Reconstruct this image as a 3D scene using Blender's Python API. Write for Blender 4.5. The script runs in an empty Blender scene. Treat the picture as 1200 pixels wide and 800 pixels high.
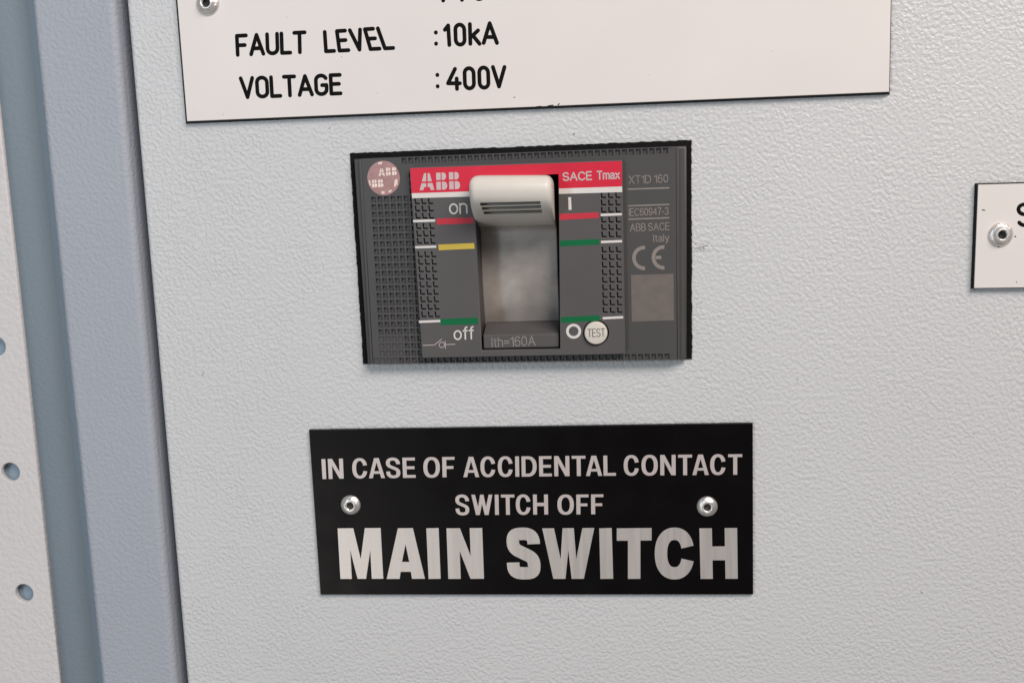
import bpy, bmesh, math, random
from mathutils import Vector, Matrix
random.seed(7)
R = math.radians
SC = bpy.context.scene
COL = SC.collection

# ------------------------------------------------------------------ camera
# Working axes, in millimetres: u to the right and v up on the door, w out of it.
# World: (x, y, z) = (u, -w, v) / 1000, so the door stands upright facing -Y.
FPX, DIST = 1265.0, 248.86
ROT = Matrix.Rotation(R(5.464), 3, 'Y') @ Matrix.Rotation(R(-9.161), 3, 'X') @ Matrix.Rotation(R(-2.053), 3, 'Z')
TOW = Matrix(((1, 0, 0), (0, 0, -1), (0, 1, 0)))
def W3(u, v, w): return Vector((u, -w, v)) * 0.001
cam_d = bpy.data.cameras.new('camera')
cam_d.sensor_width = 36.0
cam_d.lens = 36.0 * FPX / 1200.0
cam_d.clip_start, cam_d.clip_end = 0.01, 50
cam = bpy.data.objects.new('camera', cam_d)
COL.objects.link(cam)
cam.matrix_world = Matrix.Translation(W3(0, 0, DIST)) @ (TOW @ ROT).to_4x4()
SC.camera = cam
def pt(px, py, w=0.0):
    """photo pixel -> (u, v) on the plane at height w above the door"""
    d = ROT @ Vector(((px - 600) / FPX, (400 - py) / FPX, -1))
    k = (w - DIST) / d.z
    return (d.x * k, d.y * k)

# ------------------------------------------------------------------ light
world = bpy.data.worlds.new('World'); SC.world = world
world.use_nodes = True
bg = world.node_tree.nodes['Background']
bg.inputs[0].default_value = (1.0, 0.965, 0.955, 1)
bg.inputs[1].default_value = 0.17
def area(name, pos, aim, sx, sy, watt, col):
    d = bpy.data.lights.new(name, 'AREA'); d.shape = 'RECTANGLE'
    d.size, d.size_y, d.energy, d.color = sx, sy, watt, col
    o = bpy.data.objects.new(name, d); COL.objects.link(o)
    p, a = W3(*pos), W3(*aim)
    o.location = p
    o.rotation_euler = (a - p).to_track_quat('-Z', 'Y').to_euler()
area('ceiling_lamp', (360, 520, 560), (20, -60, 0), 0.50, 0.30, 7.9, (1.0, 0.915, 0.87))
area('window_light', (-350, 100, 640), (-90, -20, 0), 0.08, 0.12, 1.05, (0.62, 0.82, 1.0))
area('room_light', (-340, -330, 520), (-20, -40, 0), 0.30, 0.25, 0.6, (1.0, 0.95, 0.90))
SC.view_settings.view_transform = 'Standard'
SC.view_settings.look = 'None'
SC.view_settings.exposure = 0.0
SC.view_settings.gamma = 1.0

# ------------------------------------------------------------------ materials
def mat(name, col, rough=0.5, metal=0.0, spec=0.5, var=0.0, vscale=60.0, bump=None, specks=None, streak=False, rvar=0.0):
    m = bpy.data.materials.new(name); m.use_nodes = True
    nt = m.node_tree; N = nt.nodes; L = nt.links
    b = N['Principled BSDF']
    b.inputs['Base Color'].default_value = (*col, 1)
    b.inputs['Roughness'].default_value = rough
    b.inputs['Metallic'].default_value = metal
    b.inputs['Specular IOR Level'].default_value = spec
    tc = N.new('ShaderNodeTexCoord')
    src = tc.outputs['Object']
    out = None
    if var or rvar:
        n = N.new('ShaderNodeTexNoise'); n.inputs['Scale'].default_value = vscale
        n.inputs['Detail'].default_value = 5
        if streak:
            mp = N.new('ShaderNodeMapping'); mp.inputs['Scale'].default_value = (1, 1, 0.04)
            L.new(src, mp.inputs[0]); L.new(mp.outputs[0], n.inputs['Vector'])
        else:
            L.new(src, n.inputs['Vector'])
        if var:
            r = N.new('ShaderNodeMapRange'); L.new(n.outputs['Fac'], r.inputs[0])
            r.inputs[1].default_value, r.inputs[2].default_value = 0.25, 0.75
            r.inputs[3].default_value, r.inputs[4].default_value = 1 - var, 1 + var
            mx = N.new('ShaderNodeVectorMath'); mx.operation = 'SCALE'
            mx.inputs[0].default_value = col; L.new(r.outputs[0], mx.inputs['Scale'])
            out = mx.outputs[0]
        if rvar:
            r2 = N.new('ShaderNodeMapRange'); L.new(n.outputs['Fac'], r2.inputs[0])
            r2.inputs[1].default_value, r2.inputs[2].default_value = 0.3, 0.7
            r2.inputs[3].default_value, r2.inputs[4].default_value = rough - rvar, rough + rvar
            L.new(r2.outputs[0], b.inputs['Roughness'])
    if specks:
        sc, th, scol = specks
        v = N.new('ShaderNodeTexVoronoi'); v.inputs['Scale'].default_value = sc
        v.inputs['Randomness'].default_value = 1.0
        nz = N.new('ShaderNodeTexNoise'); nz.inputs['Scale'].default_value = sc * 9
        L.new(src, nz.inputs['Vector'])
        mxv = N.new('ShaderNodeMixRGB'); mxv.inputs[0].default_value = 0.0006
        ad = N.new('ShaderNodeVectorMath'); ad.operation = 'MULTIPLY_ADD'
        L.new(nz.outputs['Color'], ad.inputs[0]); ad.inputs[1].default_value = (0.0012,) * 3
        L.new(src, ad.inputs[2]); L.new(ad.outputs[0], v.inputs['Vector'])
        lt = N.new('ShaderNodeMapRange'); L.new(v.outputs['Distance'], lt.inputs[0])
        # size differs per cell, most cells carry none
        sep = N.new('ShaderNodeSeparateColor'); L.new(v.outputs['Color'], sep.inputs[0])
        pw = N.new('ShaderNodeMath'); pw.operation = 'POWER'; pw.inputs[1].default_value = 4
        L.new(sep.outputs[0], pw.inputs[0])
        ml = N.new('ShaderNodeMath'); ml.operation = 'MULTIPLY'; ml.inputs[1].default_value = th
        L.new(pw.outputs[0], ml.inputs[0])
        sb = N.new('ShaderNodeMath'); sb.operation = 'LESS_THAN'
        L.new(v.outputs['Distance'], sb.inputs[0]); L.new(ml.outputs[0], sb.inputs[1])
        mx2 = N.new('ShaderNodeMixRGB'); L.new(sb.outputs[0], mx2.inputs[0])
        if out: L.new(out, mx2.inputs[1])
        else: mx2.inputs[1].default_value = (*col, 1)
        mx2.inputs[2].default_value = (*scol, 1)
        out = mx2.outputs[0]
    if out: L.new(out, b.inputs['Base Color'])
    if bump:
        kind, scale, dist, strength = bump
        if kind == 'powder':
            n1 = N.new('ShaderNodeTexNoise'); n1.inputs['Scale'].default_value = scale
            n1.inputs['Detail'].default_value = 1.5; n1.inputs['Roughness'].default_value = 0.4
            n1.inputs['Distortion'].default_value = 0.25
            L.new(src, n1.inputs['Vector'])
            n2 = N.new('ShaderNodeTexNoise'); n2.inputs['Scale'].default_value = scale * 0.08
            n2.inputs['Detail'].default_value = 2.0
            L.new(src, n2.inputs['Vector'])
            r = N.new('ShaderNodeMapRange'); r.interpolation_type = 'SMOOTHSTEP'
            r.inputs[1].default_value, r.inputs[2].default_value = 0.30, 0.70
            L.new(n1.outputs['Fac'], r.inputs[0])
            r3 = N.new('ShaderNodeMapRange'); L.new(n2.outputs['Fac'], r3.inputs[0])
            r3.inputs[1].default_value, r3.inputs[2].default_value = 0.3, 0.7
            r3.inputs[3].default_value, r3.inputs[4].default_value = 0.75, 1.2
            h = N.new('ShaderNodeMath'); h.operation = 'MULTIPLY'
            L.new(r.outputs[0], h.inputs[0]); L.new(r3.outputs[0], h.inputs[1]); hh = h.outputs[0]
        else:
            n1 = N.new('ShaderNodeTexNoise'); n1.inputs['Scale'].default_value = scale
            n1.inputs['Detail'].default_value = 3.0
            L.new(src, n1.inputs['Vector']); hh = n1.outputs['Fac']
        bp = N.new('ShaderNodeBump'); bp.inputs['Distance'].default_value = dist
        bp.inputs['Strength'].default_value = strength
        L.new(hh, bp.inputs['Height']); L.new(bp.outputs[0], b.inputs['Normal'])
    return m

M = {}
M['door'] = mat('grey_powder_coat', (0.57, 0.575, 0.575), 0.38, spec=0.4, var=0.03, vscale=14, bump=('powder', 1150, 0.00018, 0.6), specks=(60, 0.05, (0.12, 0.11, 0.10)))
M['post'] = mat('shaded_frame_coat', (0.36, 0.385, 0.43), 0.55, spec=0.3, var=0.03, vscale=18, bump=('powder', 1100, 0.00016, 0.45))  # door's grey, darkened and blued to carry the frame's cool shade
M['wall'] = mat('shaded_wall_paint', (0.32, 0.405, 0.475), 0.6, spec=0.3, var=0.03, vscale=20, bump=('powder', 950, 0.00010, 0.2))  # shade of the recess put into the base colour as darker blue-grey
M['rail'] = mat('rail_powder_coat', (0.60, 0.58, 0.57), 0.48, spec=0.4, var=0.02, vscale=25, bump=('powder', 900, 0.00016, 0.45))
M['plate'] = mat('white_laminate', (0.71, 0.665, 0.635), 0.42, spec=0.35, var=0.025, vscale=40, bump=('fine', 900, 0.00004, 0.25), specks=(70, 0.05, (0.10, 0.08, 0.07)))
M['core'] = mat('black_laminate_core', (0.007, 0.006, 0.006), 0.55, spec=0.15, var=0.3, vscale=300, bump=('fine', 900, 0.0001, 0.5))
M['engrave'] = mat('black_engraving', (0.005, 0.004, 0.004), 0.6, spec=0.08)
M['sign'] = mat('black_anodised_sheet', (0.0022, 0.0016, 0.0019), 0.32, spec=0.16, rvar=0.07, vscale=120, specks=(70, 0.045, (0.06, 0.055, 0.05)))
M['silver'] = mat('brushed_silver_lettering', (0.68, 0.635, 0.60), 0.40, metal=0.65, spec=0.5, var=0.07, vscale=900, streak=True, rvar=0.05)
M['ink_silver'] = mat('silver_lettering', (0.60, 0.535, 0.51), 0.42, metal=0.35, var=0.05, vscale=400)
M['rivet'] = mat('aluminium_rivet', (0.80, 0.77, 0.74), 0.38, metal=0.8, var=0.15, vscale=700, bump=('fine', 1400, 0.0003, 0.5), rvar=0.1)
M['hole'] = mat('dark_rivet_bore', (0.02, 0.018, 0.016), 0.6)
M['case'] = mat('dark_grey_plastic', (0.066, 0.063, 0.062), 0.48, spec=0.4, var=0.05, vscale=90, bump=('fine', 2500, 0.00003, 0.4))
M['cover'] = mat('warm_grey_plastic', (0.084, 0.078, 0.077), 0.5, spec=0.4, var=0.05, vscale=90, bump=('fine', 2500, 0.00003, 0.4))
M['flange'] = mat('black_gasket_foam', (0.006, 0.0055, 0.0055), 0.85, spec=0.2, bump=('fine', 700, 0.0004, 0.8))
M['beige'] = mat('beige_plastic', (0.64, 0.60, 0.54), 0.40, spec=0.4, var=0.03, vscale=120, bump=('fine', 1500, 0.00003, 0.4))
M['shutter'] = mat('shaded_beige_plastic', (0.37, 0.335, 0.305), 0.26, spec=0.5, var=0.30, vscale=115, rvar=0.1)  # handle beige darkened for the knob's shade, mottled for smudges
M['button'] = mat('ivory_plastic', (0.62, 0.58, 0.51), 0.45, spec=0.4, var=0.04, vscale=300)
M['red'] = mat('red_print', (0.60, 0.018, 0.045), 0.4, spec=0.4, var=0.03, vscale=150)
M['redbar'] = mat('dark_red_print', (0.52, 0.03, 0.05), 0.45, spec=0.35, var=0.05, vscale=150)
M['green'] = mat('green_print', (0.004, 0.13, 0.045), 0.45, spec=0.2, var=0.05, vscale=150)
M['yellow'] = mat('yellow_print', (0.56, 0.42, 0.06), 0.45, spec=0.35, var=0.05, vscale=150)
M['white'] = mat('white_print', (0.66, 0.63, 0.60), 0.5, spec=0.3, var=0.05, vscale=200)
M['logo'] = mat('pale_logo_print', (0.55, 0.455, 0.455), 0.5, spec=0.3, var=0.06, vscale=300)
M['faint'] = mat('taupe_laser_marking', (0.24, 0.21, 0.19), 0.55, spec=0.3, var=0.10, vscale=400)
M['fainter'] = mat('dim_laser_marking', (0.27, 0.245, 0.23), 0.55, spec=0.3, var=0.12, vscale=500)
M['pad'] = mat('laser_marked_patch', (0.15, 0.128, 0.115), 0.6, spec=0.3, var=0.10, vscale=500)
M['test'] = mat('grey_button_print', (0.16, 0.15, 0.13), 0.6)
M['holo'] = mat('pink_foil_sticker', (0.40, 0.22, 0.205), 0.35, metal=0.25, var=0.14, vscale=700)
M['foil'] = mat('pale_foil_print', (0.82, 0.66, 0.58), 0.3, metal=0.2, var=0.25, vscale=500)
M['smear'] = mat('grey_scuff', (0.27, 0.26, 0.25), 0.6)

# ------------------------------------------------------------------ mesh helpers
def link(name, me, m, parent=None, org=(0, 0, 0)):
    """me holds (u,v,w) in mm; becomes metres in the parent's frame"""
    o3 = Vector(org)
    for v in me.vertices:
        v.co = W3(*(v.co - o3))
    if m is not None:
        me.materials.clear()
        for k in (m if isinstance(m, (list, tuple)) else [m]): me.materials.append(k)
    o = bpy.data.objects.new(name, me); COL.objects.link(o)
    if parent: o.parent = parent
    else: o.location = W3(*org)
    me.update()
    return o
def from_bm(bm, name):
    bmesh.ops.recalc_face_normals(bm, faces=bm.faces)
    me = bpy.data.meshes.new(name); bm.to_mesh(me); bm.free(); return me
def smooth(me, on=True):
    for p in me.polygons: p.use_smooth = on
    return me
def curve_mesh(loops, w0, w1, bevel=0.0, res=2, closed=True):
    """filled outline(s), even-odd, standing from w0 up to w1"""
    c = bpy.data.curves.new('outline', 'CURVE'); c.dimensions = '2D'; c.fill_mode = 'BOTH'
    h = (w1 - w0) / 2
    c.bevel_depth = bevel; c.bevel_resolution = res; c.extrude = max(h - bevel, 0); c.offset = -bevel
    for lp in loops:
        s = c.splines.new('POLY'); s.points.add(len(lp) - 1); s.use_cyclic_u = True
        for q, (x, y) in zip(s.points, lp): q.co = (x, y, 0, 1)
    o = bpy.data.objects.new('outline', c); COL.objects.link(o)
    dg = bpy.context.evaluated_depsgraph_get(); dg.update()
    me = bpy.data.meshes.new_from_object(o.evaluated_get(dg))
    bpy.data.objects.remove(o); bpy.data.curves.remove(c)
    for v in me.vertices: v.co.z += (w0 + w1) / 2
    bm = bmesh.new(); bm.from_mesh(me); bmesh.ops.remove_doubles(bm, verts=bm.verts, dist=1e-5); bm.to_mesh(me); bm.free()
    return me
def quad_px(pxs, w): return [pt(x, y, w) for x, y in pxs]
def inset(q, d):
    """move a convex outline inwards by d"""
    n = len(q); A = sum(q[i][0] * q[(i+1) % n][1] - q[(i+1) % n][0] * q[i][1] for i in range(n))
    s = 1 if A > 0 else -1; lines = []
    for i in range(n):
        a, b = Vector(q[i]), Vector(q[(i+1) % n]); t = (b - a).normalized()
        nn = Vector((-t.y, t.x)) * s
        lines.append((a + nn * d, t))
    out = []
    for i in range(n):
        p, t = lines[i-1]; p2, t2 = lines[i]
        den = t.x * t2.y - t.y * t2.x
        k = ((p2.x - p.x) * t2.y - (p2.y - p.y) * t2.x) / den
        r = p + t * k; out.append((r.x, r.y))
    return out
def bil(q, s, t):
    """q = TL, TR, BR, BL; s to the right, t up"""
    top = Vector(q[0]).lerp(Vector(q[1]), s); bot = Vector(q[3]).lerp(Vector(q[2]), s)
    r = bot.lerp(top, t); return (r.x, r.y)
def circle(c, r, n=40, ry=None): return [(c[0] + r * math.cos(2*math.pi*k/n), c[1] + (ry or r) * math.sin(2*math.pi*k/n)) for k in range(n)]
def rounded(q, r, n=5):
    out = []
    m = len(q)
    for i in range(m):
        a, b, c = Vector(q[i-1]), Vector(q[i]), Vector(q[(i+1) % m])
        p0 = b + (a - b).normalized() * r; p1 = b + (c - b).normalized() * r
        for k in range(n + 1):
            t = k / n
            out.append(tuple(((1-t)**2) * p0 + 2*t*(1-t) * b + t*t * p1))
    return out
def frustum(q0, w0, q1, w1):
    bm = bmesh.new(); n = len(q0)
    a = [bm.verts.new((x, y, w0)) for x, y in q0]; b = [bm.verts.new((x, y, w1)) for x, y in q1]
    bm.faces.new(a); bm.faces.new(b)
    for i in range(n): bm.faces.new((a[i], a[(i+1) % n], b[(i+1) % n], b[i]))
    return from_bm(bm, 'solid')
def box(u0, u1, v0, v1, w0, w1):
    q = [(u0, v0), (u1, v0), (u1, v1), (u0, v1)]; return frustum(q, w0, q, w1)
def join(mes):
    bm = bmesh.new()
    for me in mes: bm.from_mesh(me)
    out = bpy.data.meshes.new('solid'); bm.to_mesh(out); bm.free(); return out
def bevelled(me, d, seg=2, ang=30):
    bm = bmesh.new(); bm.from_mesh(me)
    bmesh.ops.remove_doubles(bm, verts=bm.verts, dist=1e-5)
    es = [e for e in bm.edges if len(e.link_faces) == 2 and e.calc_face_angle(0) > R(ang)]
    bmesh.ops.bevel(bm, geom=es, offset=d, segments=seg, profile=0.5, affect='EDGES', clamp_overlap=True)
    return from_bm(bm, 'solid')
# --- a bold grotesque, drawn as outlines: cap height 1, stem t, bar b
def bez(p0, p1, p2, p3, n=9): 
    return [tuple(((1-t)**3) * Vector(p0) + 3*t*(1-t)**2 * Vector(p1) + 3*t*t*(1-t) * Vector(p2) + t**3 * Vector(p3)) for t in [k / n for k in range(n + 1)]]
def ribbon(path, t, b):
    """pen t wide across verticals and b across horizontals"""
    Lp, Rp = [], []; n = len(path)
    for i in range(n):
        a = Vector(path[max(i-1, 0)]); c = Vector(path[min(i+1, n-1)]); d = (c - a).normalized()
        nx, ny = -d.y * t / 2, d.x * b / 2
        Lp.append((path[i][0] + nx, path[i][1] + ny)); Rp.append((path[i][0] - nx, path[i][1] - ny))
    return Lp + Rp[::-1]
def superarc(cx, cy, rx, ry, a0, a1, n=36, e=2.35):
    out = []
    for k in range(n + 1):
        a = R(a0 + (a1 - a0) * k / n); ca, sa = math.cos(a), math.sin(a)
        out.append((cx + rx * math.copysign(abs(ca) ** (2/e), ca), cy + ry * math.copysign(abs(sa) ** (2/e), sa)))
    return out
def glyph(ch, t, b, wid):
    W = wid
    if ch == 'I': return t, [[(0,0),(t,0),(t,1),(0,1)]]
    if ch == 'L': return W, [[(0,0),(W,0),(W,b),(t,b),(t,1),(0,1)]]
    if ch == 'T': return W, [[(W/2-t/2,0),(W/2+t/2,0),(W/2+t/2,1-b),(W,1-b),(W,1),(0,1),(0,1-b),(W/2-t/2,1-b)]]
    if ch == 'H': return W, [[(0,0),(t,0),(t,.5-b/2-.01),(W-t,.5-b/2-.01),(W-t,0),(W,0),(W,1),(W-t,1),(W-t,.5+b/2+.02),(t,.5+b/2+.02),(t,1),(0,1)]]
    if ch == 'E': return W, [[(0,0),(W,0),(W,b),(t,b),(t,.5-b/2),(W*.93,.5-b/2),(W*.93,.5+b/2),(t,.5+b/2),(t,1-b),(W*.98,1-b),(W*.98,1),(0,1)]]
    if ch == 'F': return W, [[(0,0),(t,0),(t,.48-b/2),(W*.9,.48-b/2),(W*.9,.48+b/2),(t,.48+b/2),(t,1-b),(W,1-b),(W,1),(0,1)]]
    if ch == 'N':
        k = .45 if t > .22 else .34
        s = t * 1.08
        return W, [[(0,0),(0,1),(s,1),(W-t,k),(W-t,1),(W,1),(W,0),(W-s,0),(t,1-k),(t,0)]]
    if ch == 'M':
        m = .312; n = .085; t = .228
        return W, [[(0,0),(0,1),(m,1),(W/2,.39),(W-m,1),(W,1),(W,0),(W-t,0),(W-t,.57),(W/2+n,0),(W/2-n,0),(t,.57),(t,0)]]
    if ch == 'A':
        a = t * .60; s = t * 1.0; y0, y1 = (.14, .335) if t > .22 else (.22, .22 + b * .9)
        xl = lambda y: (W/2 - a) * y; xi = lambda y: s + (W/2 - s) * y / (1 - b * .6)
        top = 1 - b * 1.05
        hw = (W/2 - xi(y1))
        return W, [[(0,0),(W/2-a,1),(W/2+a,1),(W,0),(W-s,0),(W-xi(y0),y0),(xi(y0),y0),(s,0)],
                   [(xi(y1),y1),(W-xi(y1),y1),(W/2,top-.06)]]
    if ch == 'W':
        c = t * .45; s = W * .20; n = .39
        return W, [[(0,1),(t*.95,1),(s+t*.62,n),(W/2-c,1),(W/2+c,1),(W-s-t*.62,n),(W-t*.95,1),(W,1),(W-s,0),(W-s-t*1.0,0),(W/2,.56),(s+t*1.0,0),(s,0)]]
    if ch == 'O':
        return W, [superarc(W/2,.5,W/2,.512,0,360)[:-1], superarc(W/2,.5,W/2-t,.512-b,0,360,e=2.2)[:-1]]
    if ch == 'D':
        o = [(0,0)] + [(x,y) for x, y in superarc(W*.42,.5,W*.58,.5,-90,90,e=2.3)] + [(0,1)]
        i = [(t,b)] + superarc(W*.42,.5,W*.58-t,.5-b,-90,90,e=2.2) + [(t,1-b)]
        return W, [o, i]
    if ch == 'C':
        return W, [ribbon(superarc(W/2,.5,W/2-t/2,.512-b/2,16,344,e=2.3), t, b)]
    if ch == 'S':
        xl, xr, yt, yb = t/2, W-t/2, 1.012-b/2, -.012+b/2
        xm = W/2
        p = bez((xr,.685),(xr,.80),(xm+.26*W,yt),(xm,yt)) + bez((xm,yt),(xm-.28*W,yt),(xl,.86),(xl,.735))[1:]
        p += bez((xl,.735),(xl,.57),(xm-.12*W,.55),(xm,.505))[1:] + bez((xm,.505),(xm+.14*W,.455),(xr,.43),(xr,.275))[1:]
        p += bez((xr,.275),(xr,.13),(xm+.28*W,yb),(xm,yb))[1:] + bez((xm,yb),(xm-.28*W,yb),(xl,.18),(xl,.325))[1:]
        return W, [ribbon(p, t, b)]
WID = dict(I=.0, N=.62, C=.62, A=.66, S=.58, E=.52, O=.66, F=.49, D=.62, T=.56, L=.50, W=.88, H=.62, M=.74)
def bold_line(body, q, w, t=.17, b=.145, gap=.075, space=.24):
    x = 0; loops = []
    for ch in body:
        if ch == ' ': x += space; continue
        wd, lp = glyph(ch, t, b, WID[ch])
        if ch == 'A' and loops: x -= gap * .45
        loops += [[(x + a, c) for a, c in l] for l in lp]
        x += wd + gap - (gap * .45 if ch in 'AT' else 0)
    x = max(a for l in loops for a, c in l)
    return curve_mesh([[bil(q, a / x, c) for a, c in l] for l in loops], w, w + .03)

# --- round-ended engraver's stroke letters
def arcp(cx, cy, rx, ry, a0, a1, n=10): return [(cx + rx*math.cos(R(a0+(a1-a0)*k/n)), cy + ry*math.sin(R(a0+(a1-a0)*k/n))) for k in range(n+1)]
STROKE = {
 'F': (.46, [[(0,0),(0,1),(.46,1)],[(0,.5),(.38,.5)]]),
 'A': (.62, [[(0,0),(.31,1),(.62,0)],[(.12,.30),(.50,.30)]]),
 'U': (.50, [[(0,1)] + arcp(.25,.25,.25,.25,180,360) + [(.50,1)]]),
 'L': (.42, [[(0,1),(0,0),(.42,0)]]),
 'T': (.52, [[(0,1),(.52,1)],[(.26,1),(.26,0)]]),
 'E': (.46, [[(.46,1),(0,1),(0,0),(.46,0)],[(0,.52),(.40,.52)]]),
 'V': (.58, [[(0,1),(.29,0),(.58,1)]]),
 'O': (.50, [arcp(.25,.75,.25,.25,0,180) + arcp(.25,.25,.25,.25,180,360) + [(.5,.75)]]),
 '0': (.50, [arcp(.25,.75,.25,.25,0,180) + arcp(.25,.25,.25,.25,180,360) + [(.5,.75)]]),
 'G': (.52, [arcp(.26,.74,.26,.26,25,180) + arcp(.26,.26,.26,.26,180,360) + [(.52,.48),(.30,.48)]]),
 '1': (.22, [[(0,.78),(.22,1),(.22,0)]]),
 '4': (.54, [[(.34,1),(0,.28),(.54,.28)],[(.40,.52),(.40,0)]]),
 '7': (.50, [[(0,1),(.5,1),(.16,0)]]),
 'k': (.46, [[(0,0),(0,1)],[(.40,.68),(0,.30)],[(.14,.42),(.46,0)]]),
 'S': (.52, [arcp(.26,.76,.26,.24,30,270) + arcp(.26,.26,.26,.26,90,-150)]),
 ':': (.0, [[(0,.16),(0,.17)],[(0,.68),(0,.69)]]),
}
def capsule_path(bm, path, r, flat, w):
    """flattened round worm along a path, half sunk in the surface"""
    def ball(c):
        m = Matrix.Translation((c[0], c[1], w)) @ Matrix.Diagonal((r, r, flat, 1))
        bmesh.ops.create_uvsphere(bm, u_segments=14 if r > .3 else 7, v_segments=8 if r > .3 else 4, radius=1, matrix=m)
    for c in path: ball(c)
    for a, b in zip(path, path[1:]):
        a, b = Vector(a), Vector(b); d = b - a
        if d.length < 1e-4: continue
        d.normalize(); nn = Vector((-d.y, d.x)); ra, rb = [], []
        ns = 12 if r > .3 else 6
        for k in range(ns):
            ang = 2*math.pi*k/ns
            o = nn * (r * math.cos(ang)); z = w + flat * math.sin(ang)
            ra.append(bm.verts.new((a.x+o.x, a.y+o.y, z))); rb.append(bm.verts.new((b.x+o.x, b.y+o.y, z)))
        for k in range(ns): bm.faces.new((ra[k], ra[(k+1)%ns], rb[(k+1)%ns], rb[k]))
def stroke_line(items, w, r, flat=.10):
    """items: (char, quad TL,TR,BR,BL of its centre lines)"""
    bm = bmesh.new()
    for ch, q in items:
        wd, strokes = STROKE[ch]
        for s in strokes: capsule_path(bm, [bil(q, (x / wd if wd else .5), y) for x, y in s], r, flat, w)
    return smooth(from_bm(bm, 'letters'))
def stroke_word(body, q, gap=.26):
    """spread a word over the centre-line box q"""
    x = 0; sp = []
    for ch in body:
        wd = STROKE[ch][0] if ch != ' ' else .30
        if ch != ' ': sp.append((ch, x, x + wd))
        x += wd + gap
    X = sp[-1][2]
    return [(ch, [bil(q, a/X, 1), bil(q, b/X, 1), bil(q, b/X, 0), bil(q, a/X, 0)]) for ch, a, b in sp]

# --- a light grotesque for the small prints: centre lines, cap height 1, x-height .72
def ell(cx, cy, rx, ry, a0, a1, n=14): return arcp(cx, cy, rx, ry, a0, a1, n)
GROT = {
 'A': (.64, [[(0,0),(.32,1),(.64,0)],[(.11,.35),(.53,.35)]]),
 'B': (.54, [[(0,0),(0,1),(.28,1)] + ell(.28,.76,.23,.24,90,-90) + [(0,.52)], [(.28,.52)] + ell(.28,.26,.26,.26,90,-90) + [(0,0)]]),
 'C': (.62, [ell(.33,.5,.33,.5,38,322,22)]),
 'D': (.60, [[(0,0),(0,1),(.26,1)] + ell(.26,.5,.34,.5,90,-90) + [(0,0)]]),
 'E': (.48, [[(.48,1),(0,1),(0,0),(.48,0)],[(0,.52),(.44,.52)]]),
 'I': (.02, [[(.01,0),(.01,1)]]),
 'S': (.54, [ell(.27,.75,.25,.25,20,250) + [(.30,.49)] + ell(.27,.25,.27,.25,70,-160)]),
 'T': (.56, [[(0,1),(.56,1)],[(.28,1),(.28,0)]]),
 'X': (.58, [[(0,0),(.56,1)],[(.02,1),(.58,0)]]),
 '1': (.24, [[(0,.80),(.15,.84),(.24,1),(.24,0)]]),
 '0': (.48, [ell(.24,.5,.24,.5,0,360,22)]),
 '3': (.48, [ell(.24,.75,.22,.25,160,-90) + ell(.24,.25,.24,.25,90,-160)]),
 '4': (.50, [[(.38,0),(.38,1),(0,.30),(.50,.30)]]),
 '6': (.48, [ell(.26,.62,.26,.38,40,180) + [(0,.32)], ell(.24,.31,.24,.31,0,360,18)]),
 '7': (.48, [[(0,1),(.48,1),(.26,.5),(.16,0)]]),
 '9': (.48, [ell(.22,.38,.26,.38,-140,0) + [(.48,.68)], ell(.24,.69,.24,.31,0,360,18)]),
 '-': (.22, [[(0,.38),(.22,.38)]]),
 '=': (.46, [[(0,.36),(.46,.36)],[(0,.60),(.46,.60)]]),
 'm': (.72, [[(0,0),(0,.72)], [(0,.5)] + ell(.18,.52,.18,.20,180,0) + [(.36,0)], [(.36,.5)] + ell(.54,.52,.18,.20,180,0) + [(.72,0)]]),
 'n': (.42, [[(0,0),(0,.72)], [(0,.48)] + ell(.21,.50,.21,.22,180,0) + [(.42,0)]]),
 'h': (.42, [[(0,0),(0,1)], [(0,.48)] + ell(.21,.50,.21,.22,180,0) + [(.42,0)]]),
 'o': (.48, [ell(.24,.36,.24,.36,0,360,20)]),
 'f': (.26, [ell(.26,.84,.13,.16,90,180) + [(.13,0)], [(0,.70),(.26,.70)]]),
 'a': (.44, [ell(.21,.54,.20,.18,160,0) + [(.41,.10),(.46,.02)], [(.41,.42),(.18,.38)] + ell(.18,.19,.18,.19,90,270) + [(.30,.02),(.41,.16)]]),
 'x': (.44, [[(0,0),(.43,.72)],[(.01,.72),(.44,0)]]),
 't': (.24, [[(.11,.92),(.11,.12),(.15,.02),(.24,.01)],[(0,.70),(.24,.70)]]),
 'l': (.02, [[(.01,0),(.01,1)]]),
 'y': (.44, [[(0,.72),(.23,.02)],[(.44,.72),(.20,-.16),(.13,-.26),(.03,-.27)]]),
}
def grot_line(body, q, w, r, gap=.19, flat=.03):
    """q = TL, TR, BR, BL of the ink"""
    x = 0; S = []
    for ch in body:
        if ch == ' ': x += .26; continue
        wd, st = GROT[ch]
        S += [[(x + a, y) for a, y in l] for l in st]; x += wd + gap
    xs = [a for l in S for a, y in l]; ys = [y for l in S for a, y in l]
    x0, x1, y0, y1 = min(xs), max(xs), min(ys), max(ys)
    qi = inset(q, r * .9)
    bm = bmesh.new()
    for l in S: capsule_path(bm, [bil(qi, (a - x0) / max(x1 - x0, 1e-6), (y - y0) / (y1 - y0)) for a, y in l], r, flat, w)
    return smooth(from_bm(bm, 'letters'))

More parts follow.
